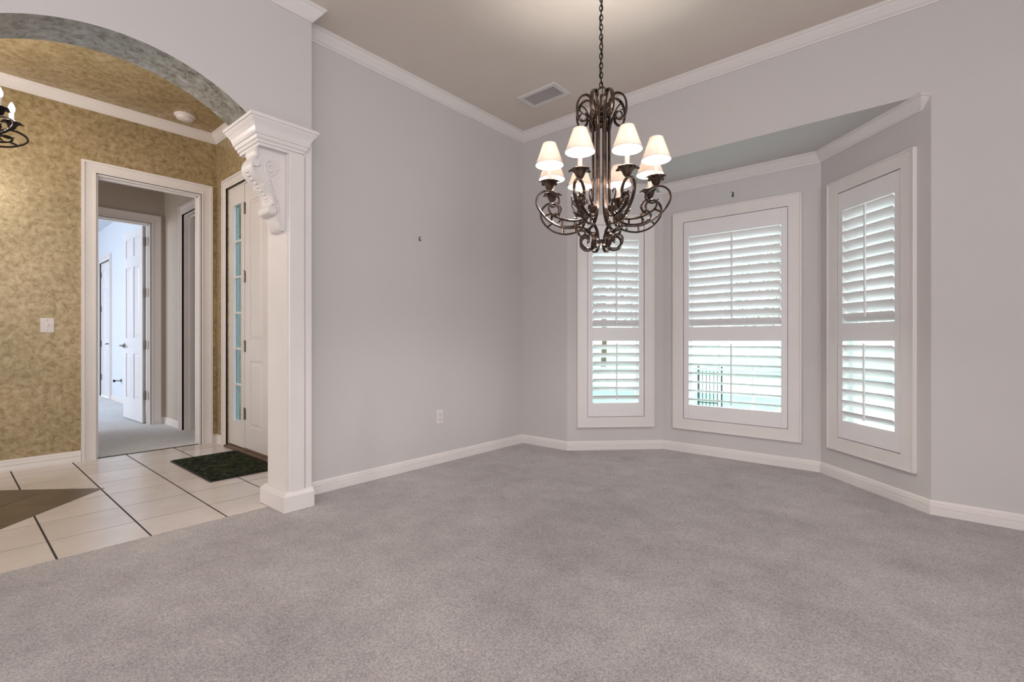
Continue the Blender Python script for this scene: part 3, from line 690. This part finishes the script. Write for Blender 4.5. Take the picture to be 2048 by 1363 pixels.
d5 = struct(empty('door_5', (0, YR2, 0))); casing(d5, -11.55, -10.75, 2.41, .09, .022)
lf5 = panel_leaf(d5, 'door_leaf', -11.545, -10.755, .012, 2.405, .01, .04, [(-11.43, -11.20), (-11.10, -10.87)], [(.28, .84), (1.04, 1.93), (2.06, 2.29)], M['shut'])
for z in (.34, .95, 1.58, 2.2): hinge(lf5, -11.548, .008, z)
lever(lf5, -10.83, .01, .95, -1, -1)
ds = empty('door_stop', (-9.95, YR2-.015, .36)); bm = bmesh.new(); tube(bm, [(0, 0, 0), (0, -.07, 0)], .009, 8, 1, smooth=False); obj('spring_rod', bm, M['steel'], ds)
bm = bmesh.new(); tube(bm, [(0, -.07, 0), (0, -.095, 0)], .02, 12, 1, smooth=False); obj('bumper', bm, M['dark'], ds)
bm = bmesh.new(); tube(bm, [(0, .015, 0), (0, -.004, 0)], .026, 12, 1, smooth=False); obj('mount_plate', bm, M['steel'], ds)
tag(ds, 'small metal door stop low on the pale wall of the far bright room', 'door stop')

# ------------------------------------------------------------------ chandeliers
OUT = [(.151, 1.592), (.187, 1.589), (.222, 1.592), (.279, 1.612), (.329, 1.653), (.358, 1.70), (.354, 1.742), (.326, 1.768), (.293, 1.775), (.257, 1.764), (.236, 1.735), (.247, 1.706), (.276, 1.695), (.302, 1.712)]
BOT = [(.038, 1.508), (.034, 1.535), (.052, 1.565), (.082, 1.588), (.115, 1.598)]
RINGB = [(.034, 1.54), (.033, 1.515), (.042, 1.497), (.066, 1.486), (.095, 1.491), (.114, 1.513), (.115, 1.541), (.096, 1.558), (.076, 1.552), (.070, 1.536), (.080, 1.526)]
MAIN = [(.092, 2.203), (.080, 2.19), (.083, 2.168), (.105, 2.156), (.127, 2.170), (.137, 2.205), (.134, 2.25), (.115, 2.284), (.085, 2.298), (.060, 2.284), (.049, 2.245), (.046, 2.16), (.046, 2.0), (.046, 1.85), (.048, 1.76), (.062, 1.69), (.092, 1.65), (.135, 1.632), (.185, 1.629), (.236, 1.639), (.274, 1.657), (.293, 1.684), (.284, 1.705), (.262, 1.71), (.240, 1.696), (.238, 1.672), (.254, 1.658)]
TEND = [(.060, 1.70), (.095, 1.692), (.135, 1.70), (.162, 1.725), (.168, 1.752), (.155, 1.768), (.138, 1.760), (.138, 1.745)]
TOPIN = [(.048, 2.13), (.062, 2.17), (.085, 2.215), (.108, 2.235), (.122, 2.222), (.118, 2.205), (.104, 2.204)]
def chandelier(name, cx, cy, ang0, n, sr, sz, zoff, metal, shades, label, bulb_m, power, zref=1.8, chain_top=H, wid=.020, fat=.0095):
    root = empty(name, (cx, cy, 0)); tag(root, label, 'chandelier')
    Z = lambda z: zref+zoff+(z-1.8)*sz
    S = lambda P: [(r_*sr, Z(z)) for r_, z in P]
    proto = []
    bm = bmesh.new(); strap(bm, S(MAIN), wid, fat); arm = obj('arm', bm, metal, root, True)
    bm = bmesh.new(); strap(bm, S(BOT[1:]+OUT), wid*.78, fat); obj('scroll', bm, metal, arm, True)
    bm = bmesh.new(); strap(bm, S(RINGB), wid*.8, fat*1.1); obj('bottom_scroll', bm, metal, arm, True)
    bm = bmesh.new(); strap(bm, S(TEND), wid*.4, fat*.5); obj('tendril', bm, metal, arm, True)
    bm = bmesh.new(); strap(bm, S(TOPIN), wid*.5, fat*.6); obj('upper_tendril', bm, metal, arm, True)
    for (p0, p1) in (((.150, 1.592), (.150, 1.632)), ((.222, 1.592), (.218, 1.634)), ((.318, 1.642), (.281, 1.663))):
        bm = bmesh.new(); q = S([p0, p1]); tube(bm, [(q[0][0], 0, q[0][1]), (q[1][0], 0, q[1][1])], .0055, 6, 1, smooth=False); obj('rung', bm, metal, arm)
    # leaves gripping the column foot
    for (r_, z, an, l_) in ((.098, 1.662, 62, .055), (.118, 1.650, 35, .055)):
        bm = bmesh.new(); q = Vector((r_*sr, 0, Z(z))); d = Vector((math.cos(R(an)), 0, math.sin(R(an)))); l2 = l_*sz
        prev = None
        for t in range(7):
            s = math.sin(math.pi*min(.97, t/6+.03))*.017; c = q+d*l2*t/6
            ring = [bm.verts.new(c+Vector((0, s*math.cos(k*math.pi/3), 0))+Vector((-d.z, 0, d.x))*s*.45*math.sin(k*math.pi/3)) for k in range(6)]
            if prev:
                for k in range(6): bm.faces.new((prev[k], prev[(k+1) % 6], ring[(k+1) % 6], ring[k]))
            prev = ring
        obj('leaf', bm, metal, arm, True)
    # drip cup with five petals
    cr = .2895*sr; zc = Z(1.775)
    bm = bmesh.new(); seg = 40; rings = []
    k_ = 1.0 if shades else .9
    for (r_, z, am) in ((.005, .0, 0), (.012, .006, 0), (.020, .016, 0), (.025, .030, .05), (.034, .042, .10), (.046, .050, .20), (.051, .046, .28), (.044, .050, .3), (.03, .046, .1), (.006, .040, 0)):
        rings.append([bm.verts.new((cr+k_*r_*(1+am*.6*math.cos(5*2*math.pi*k/seg))*math.cos(2*math.pi*k/seg), k_*r_*(1+am*.6*math.cos(5*2*math.pi*k/seg))*math.sin(2*math.pi*k/seg), zc+z-am*.020*math.cos(5*2*math.pi*k/seg)*.6)) for k in range(seg)])
    for a, b_ in zip(rings, rings[1:]):
        for k in range(seg): bm.faces.new((a[k], a[(k+1) % seg], b_[(k+1) % seg], b_[k]))
    bm.faces.new(rings[0][::-1]); bm.faces.new(rings[-1])
    obj('drip_cup', bm, metal, arm, True)
    bm = bmesh.new(); lathe(bm, [(.0115, zc+.04), (.0115, zc+(.148 if shades else .105))], 14, cr, 0, close=True); obj('candle_sleeve', bm, M['candle'], arm, True)
    zb = zc+(.150 if shades else .105)
    bm = bmesh.new(); pr = [(.006, 0), (.012, .008), (.0155, .02), (.0135, .034), (.008, .048), (.0025, .060)]
    lathe(bm, [(r_, zb+z) for r_, z in pr], 14, cr, 0, close=True); obj('bulb', bm, bulb_m, arm, True)
    if shades:
        z0, z1 = 1.907, 2.020
        bm = bmesh.new(); rb, rt = .0725, .033
        lathe(bm, [(rb, z0), (rt, z1)], 40, cr, 0); lathe(bm, [(rt-.0012, z1), (rb-.0012, z0)], 40, cr, 0)
        sh = obj('lamp_shade', bm, M['shade'], arm, True)
        bm = bmesh.new(); lathe(bm, [(rb+.0008, z0), (rb+.0008, z0+.0035), (rb-.002, z0+.0035), (rb-.002, z0), (rb+.0008, z0)], 40, cr, 0); obj('shade_rim', bm, M['candle'], arm); bm = bmesh.new(); lathe(bm, [(rt+.0006, z1-.003), (rt+.0006, z1), (rt-.002, z1), (rt-.002, z1-.003), (rt+.0006, z1-.003)], 40, cr, 0)
        obj('shade_rim', bm, M['candle'], arm)
    if power:
        point('bulb_light', (cr, 0, zb+.03), power, (1, .94, .87), .014, arm)
    arm.rotation_euler = (0, 0, ang0)
    for k in range(1, n): clone(arm, root, None, ang0+2*math.pi*k/n)
    # centre: hub rings and bolts
    bm = bmesh.new(); lathe(bm, [(0.004, Z(2.13)), (.012, Z(2.14)), (.016, Z(2.155)), (.010, Z(2.17)), (.014, Z(2.185)), (.014, Z(2.235)), (.010, Z(2.245)), (.006, Z(2.26)), (.006, Z(2.31))], 16, close=True); obj('center_hub', bm, metal, root, True)
    bm = bmesh.new()
    for z, rr in ((2.20, .040), (2.175, .040), (1.53, .028)):
        tube(bm, [(rr*math.cos(t*math.pi/12), rr*math.sin(t*math.pi/12), Z(z)) for t in range(24)], .005, 6, closed=True)
    for k in range(n):
        an = ang0+2*math.pi*k/n; tube(bm, [(0, 0, Z(2.2)), (.042*math.cos(an), .042*math.sin(an), Z(2.2))], .004, 6, 1, smooth=False)
        if k % 2 == 0: tube(bm, [(0, 0, Z(1.53)), (.03*math.cos(an), .03*math.sin(an), Z(1.53))], .004, 6, 1, smooth=False)
    obj('ring_band', bm, metal, root, True)
    # top loop, chain, wire, canopy
    zt = Z(2.335)
    bm = bmesh.new(); tube(bm, [(.026*math.cos(t*math.pi/12), 0, zt-.012+.026*math.sin(t*math.pi/12)) for t in range(24)], .0045, 8, closed=True); obj('hanging_loop', bm, metal, root, True)
    pitch = .0255; z = zt+.014; first = None; k = 0
    while z+pitch < chain_top-.03:
        if first is None:
            bm = bmesh.new(); pts = []
            for t in range(20):
                a = 2*math.pi*t/20; pts.append((.0085*math.cos(a), 0, .0175*math.sin(a)*(1 if abs(math.sin(a)) < .5 else 1)))
            tube(bm, pts, .0026, 6, closed=True); o = first = obj('chain_link', bm, M['iron'], root, True)
        else: o = first.copy(); COL.objects.link(o)
        o.location = (0, 0, z+.012); o.rotation_euler = (0, 0, R(25+90*(k % 2))); z += pitch; k += 1
    bm = bmesh.new(); pts = []; zz = zt-.05; j = 0
    while zz < chain_top-.03: pts.append((.007*math.sin(j*1.3), .007*math.cos(j*1.3), zz)); zz += .05; j += 1
    pts.append((0, 0, chain_top-.02)); tube(bm, pts, .0022, 6, 3); obj('power_wire', bm, M['iron'], root, True)
    bm = bmesh.new(); lathe(bm, [(.004, chain_top-.045), (.015, chain_top-.04), (.03, chain_top-.03), (.062, chain_top-.012), (.065, chain_top), (.0, chain_top)], 24, close=False); obj('ceiling_canopy', bm, metal, root, True)
    return root
# the camera's lateral axis is 40.6 deg off the x axis
chandelier('chandelier', -1.333, 2.284, R(40.6+14.5), 8, 1, 1, 0, M['dark_metal'], True,
           'large bronze scroll-arm chandelier with eight small cream shades, hanging before the bay', M['bulb'], 9.5)
chandelier('candle_chandelier', -4.10, -.012, R(96), 8, .98, .62, .46, M['iron'], False,
           'black wrought-iron candle chandelier with bare lit bulbs, hanging in the tiled foyer', M['bulb_hot'], 7)

# ------------------------------------------------------------------ small things
# entry mat
mt = empty('entry_mat', (-4.33, 1.485, .001)); box('mat_pile', -.445, .445, -.235, .235, .002, .013, M['mat'], mt, .003); box('mat_border', -.46, .46, -.25, .25, .0, .007, M['mat_edge'], mt, .002)
tag(mt, 'dark green patterned entry mat on the tiles before the front door', 'doormat')
# light switch on the bronze wall
sw = empty('light_switch', (XF, .552, 1.126), R(90)); bm = bmesh.new(); bx(bm, -.040, .040, -.006, 0, -.058, .058, .003); obj('switch_plate', bm, M['plate'], sw)
bm = bmesh.new()
for x in (0.0,): bx(bm, x-.006, x+.006, -.012, -.005, -.012, .012, .002)
obj('toggle', bm, M['plate'], sw)
bm = bmesh.new()
for z in (-.04, .04):
    bm = bmesh.new(); tube(bm, [(0, -.0055, z), (0, -.0075, z)], .0035, 8, 1, smooth=False); obj('screw', bm, M['steel'], sw)
tag(sw, 'white toggle light switch on the bronze wall beside the hall doorway', 'light switch')
# outlet on the left wall
ol = empty('power_outlet', (XL, 2.648, .381), R(90)); bm = bmesh.new(); bx(bm, -.036, .036, -.006, 0, -.058, .058, .003); obj('cover_plate', bm, M['plate'], ol)
for z in (-.021, .021):
    bm = bmesh.new(); bx(bm, -.017, .017, -.0085, -.005, z-.014, z+.014, .003); s = obj('socket_face', bm, M['plate'], ol)
    bm = bmesh.new()
    for x in (-.0065, .0065): bx(bm, x-.0012, x+.0012, -.0092, -.008, z-.003, z+.006)
    tube(bm, [(0, -.008, z-.008), (0, -.0092, z-.008)], .002, 8, 1, smooth=False); obj('slot', bm, M['dark'], s)
tag(ol, 'white double power outlet low on the left grey wall', 'power outlet')
# picture hooks
def hook(loc, rz, label, s=1):
    h = empty('picture_hook', loc, rz)
    bm = bmesh.new(); bx(bm, -.006*s, .006*s, -.002, 0, -.012*s, .014*s, .001); obj('hook_plate', bm, M['steel'], h)
    bm = bmesh.new(); tube(bm, [(0, -.001, -.010*s), (0, -.008*s, -.016*s), (0, -.016*s, -.012*s), (0, -.018*s, -.004*s)], .0025*s, 6, 3); obj('hook_wire', bm, M['dark'], h, True)
    bm = bmesh.new(); tube(bm, [(0, .0, .010*s), (0, -.016*s, .016*s)], .0022*s, 6, 1, smooth=False); obj('nail', bm, M['dark'], h)
    tag(h, label, 'hook')
hook((XL, 2.44, 1.80), R(90), 'small picture hook left alone on the left grey wall')
hook((-1.27, 4.35, 2.235), 0, 'small metal hook above the centre bay window casing', 1.3)
# ceiling vent
vt = empty('ceiling_vent', (-2.42, 3.225, H), R(0))
VX, VY = .19, .115
bm = bmesh.new()
for (a, b_, c, d) in ((-VX, VX, -VY, -VY+.035), (-VX, VX, VY-.035, VY), (-VX, -VX+.035, -VY+.035, VY-.035), (VX-.035, VX, -VY+.035, VY-.035)): bx(bm, a, b_, c, d, -.012, 0, .002)
obj('vent_frame', bm, M['plate'], vt); box('vent_shade_sheet', -VX+.035, VX-.035, -VY+.035, VY-.035, -.002, -.0005, M['dark'], vt)  # thin dark sheet paints the shade behind the slats
first = None
for k in range(17):
    x = -VX+.045+(2*VX-.09)*k/16
    if first is None: first = o = box('slat', -.0043, .0043, -VY+.035, VY-.035, -.0006, .0006, M['plate'], vt)
    else: o = first.copy(); COL.objects.link(o)
    o.location = (x, 0, -.008); o.rotation_euler = (0, R(-10), 0)
tag(vt, 'white louvered air vent on the taupe ceiling near the chandelier', 'air vent')
# smoke detector
sd = empty('smoke_detector', (-5.08, 1.42, H)); bm = bmesh.new(); lathe(bm, [(.082, 0), (.082, -.012), (.074, -.02), (.0, -.02)], 32); obj('mount_ring', bm, M['plate'], sd, True)
bm = bmesh.new(); lathe(bm, [(.066, -.018), (.062, -.036), (.050, -.044), (.0, -.046)], 32); obj('detector_body', bm, M['plate'], sd, True)
bm = bmesh.new(); lathe(bm, [(.010, -.044), (.010, -.049), (.0, -.05)], 12, .02, .01); obj('test_button', bm, M['candle'], sd)
tag(sd, 'round white smoke detector on the bronze foyer ceiling', 'smoke detector')

# ------------------------------------------------------------------ outdoors
bm = bmesh.new(); prism(bm, [(-60, YF+.3), (60, YF+.3), (60, 90), (-60, 90)], -.5, -.42, 'z'); struct(obj('ground_lawn', bm, M['lawn']))
bm = bmesh.new(); bx(bm, -60, 60, 13.5, 20, -.42, -.40); bx(bm, -60, 60, 8.2, 9.4, -.42, -.402); bx(bm, -2.4, .4, 9.4, 13.5, -.42, -.401); struct(obj('ground_pavement', bm, M['street']))
bm = bmesh.new(); bx(bm, -8, -3.2, YF+.13, 3.4, -.3, -.02); struct(obj('porch_slab', bm, M['street']))
def tree(cx, cy, h, cr, n, label, seed):
    rnd = random.Random(seed); t = empty('garden_tree', (cx, cy, -.42))
    bm = bmesh.new(); tube(bm, [(0, 0, 0), (.05, .03, h*.25), (-.03, .05, h*.5), (.02, 0, h*.75)], .14, 10, 4)
    for k in range(6):
        a = k*1.05; tube(bm, [(0, 0, h*.35+k*.15), (cr*.3*math.cos(a), cr*.3*math.sin(a), h*.5+k*.15), (cr*.6*math.cos(a), cr*.6*math.sin(a), h*.62+k*.15)], .05, 6, 3)
    obj('trunk', bm, M['bark'], t, True)
    vs_, fs = [], []
    cl = [(rnd.uniform(-.6, .6)*cr, rnd.uniform(-.6, .6)*cr, h*.62+rnd.uniform(-.28, .36)*h, cr*rnd.uniform(.35, .55)) for _ in range(14)]
    for _ in range(n):
        c = rnd.choice(cl); v = Vector((rnd.gauss(0, 1), rnd.gauss(0, 1), rnd.gauss(0, 1))).normalized()*c[3]*rnd.uniform(.75, 1.05)
        p_ = Vector(c[:3])+v; u = Vector((rnd.gauss(0, 1), rnd.gauss(0, 1), rnd.gauss(0, .6))).normalized(); w = u.orthogonal().normalized(); s = rnd.uniform(.05, .10)
        i = len(vs_); vs_ += [p_-u*s, p_+w*s*.5+Vector((0, 0, .01)), p_+u*s, p_-w*s*.5]; fs.append((i, i+1, i+2, i+3))
    me = bpy.data.meshes.new('foliage'); me.from_pydata([tuple(v) for v in vs_], [], fs); me.materials.append(M['leafs'])
    o = bpy.data.objects.new('foliage', me); COL.objects.link(o); o.parent = t; o['kind'] = 'stuff'
    tag(t, label, 'tree', 'trees outside the bay windows')
tree(-8.6, 12.2, 5.5, 2.2, 9000, 'leafy green tree outside, seen blurred through the left bay shutter', 3)
tree(-3.6, 22.5, 7.5, 3.2, 9000, 'leafy green tree across the street, seen through the centre bay shutter', 4)
tree(5.2, 22.5, 7.0, 3.0, 7000, 'leafy green tree across the street, seen faintly right of centre through the shutters', 5)
tree(-13.0, 22.5, 7.0, 3.0, 7000, 'leafy green tree across the street, farthest left behind the left bay shutter', 6)
fe = empty('iron_fence', (-3.46, 10.3, -.42))
for z0, z1 in ((.14, .16), (.72, .74)): box('fence_rail', -.22, .22, -.01, .01, z0, z1, M['fence_iron'], fe)
for x in (-.23, .23): box('fence_post', x-.018, x+.018, -.018, .018, 0, .90, M['fence_iron'], fe)
first = None
for k in range(5):
    x = -.15+k*.075
    if first is None: first = o = box('picket', -.007, .007, -.007, .007, .05, .80, M['fence_iron'], fe)
    else: o = first.copy(); COL.objects.link(o)
    o.location = (x, 0, 0)
tag(fe, 'short dark iron railing outside, seen between the open lower louvers of the centre bay window', 'fence')
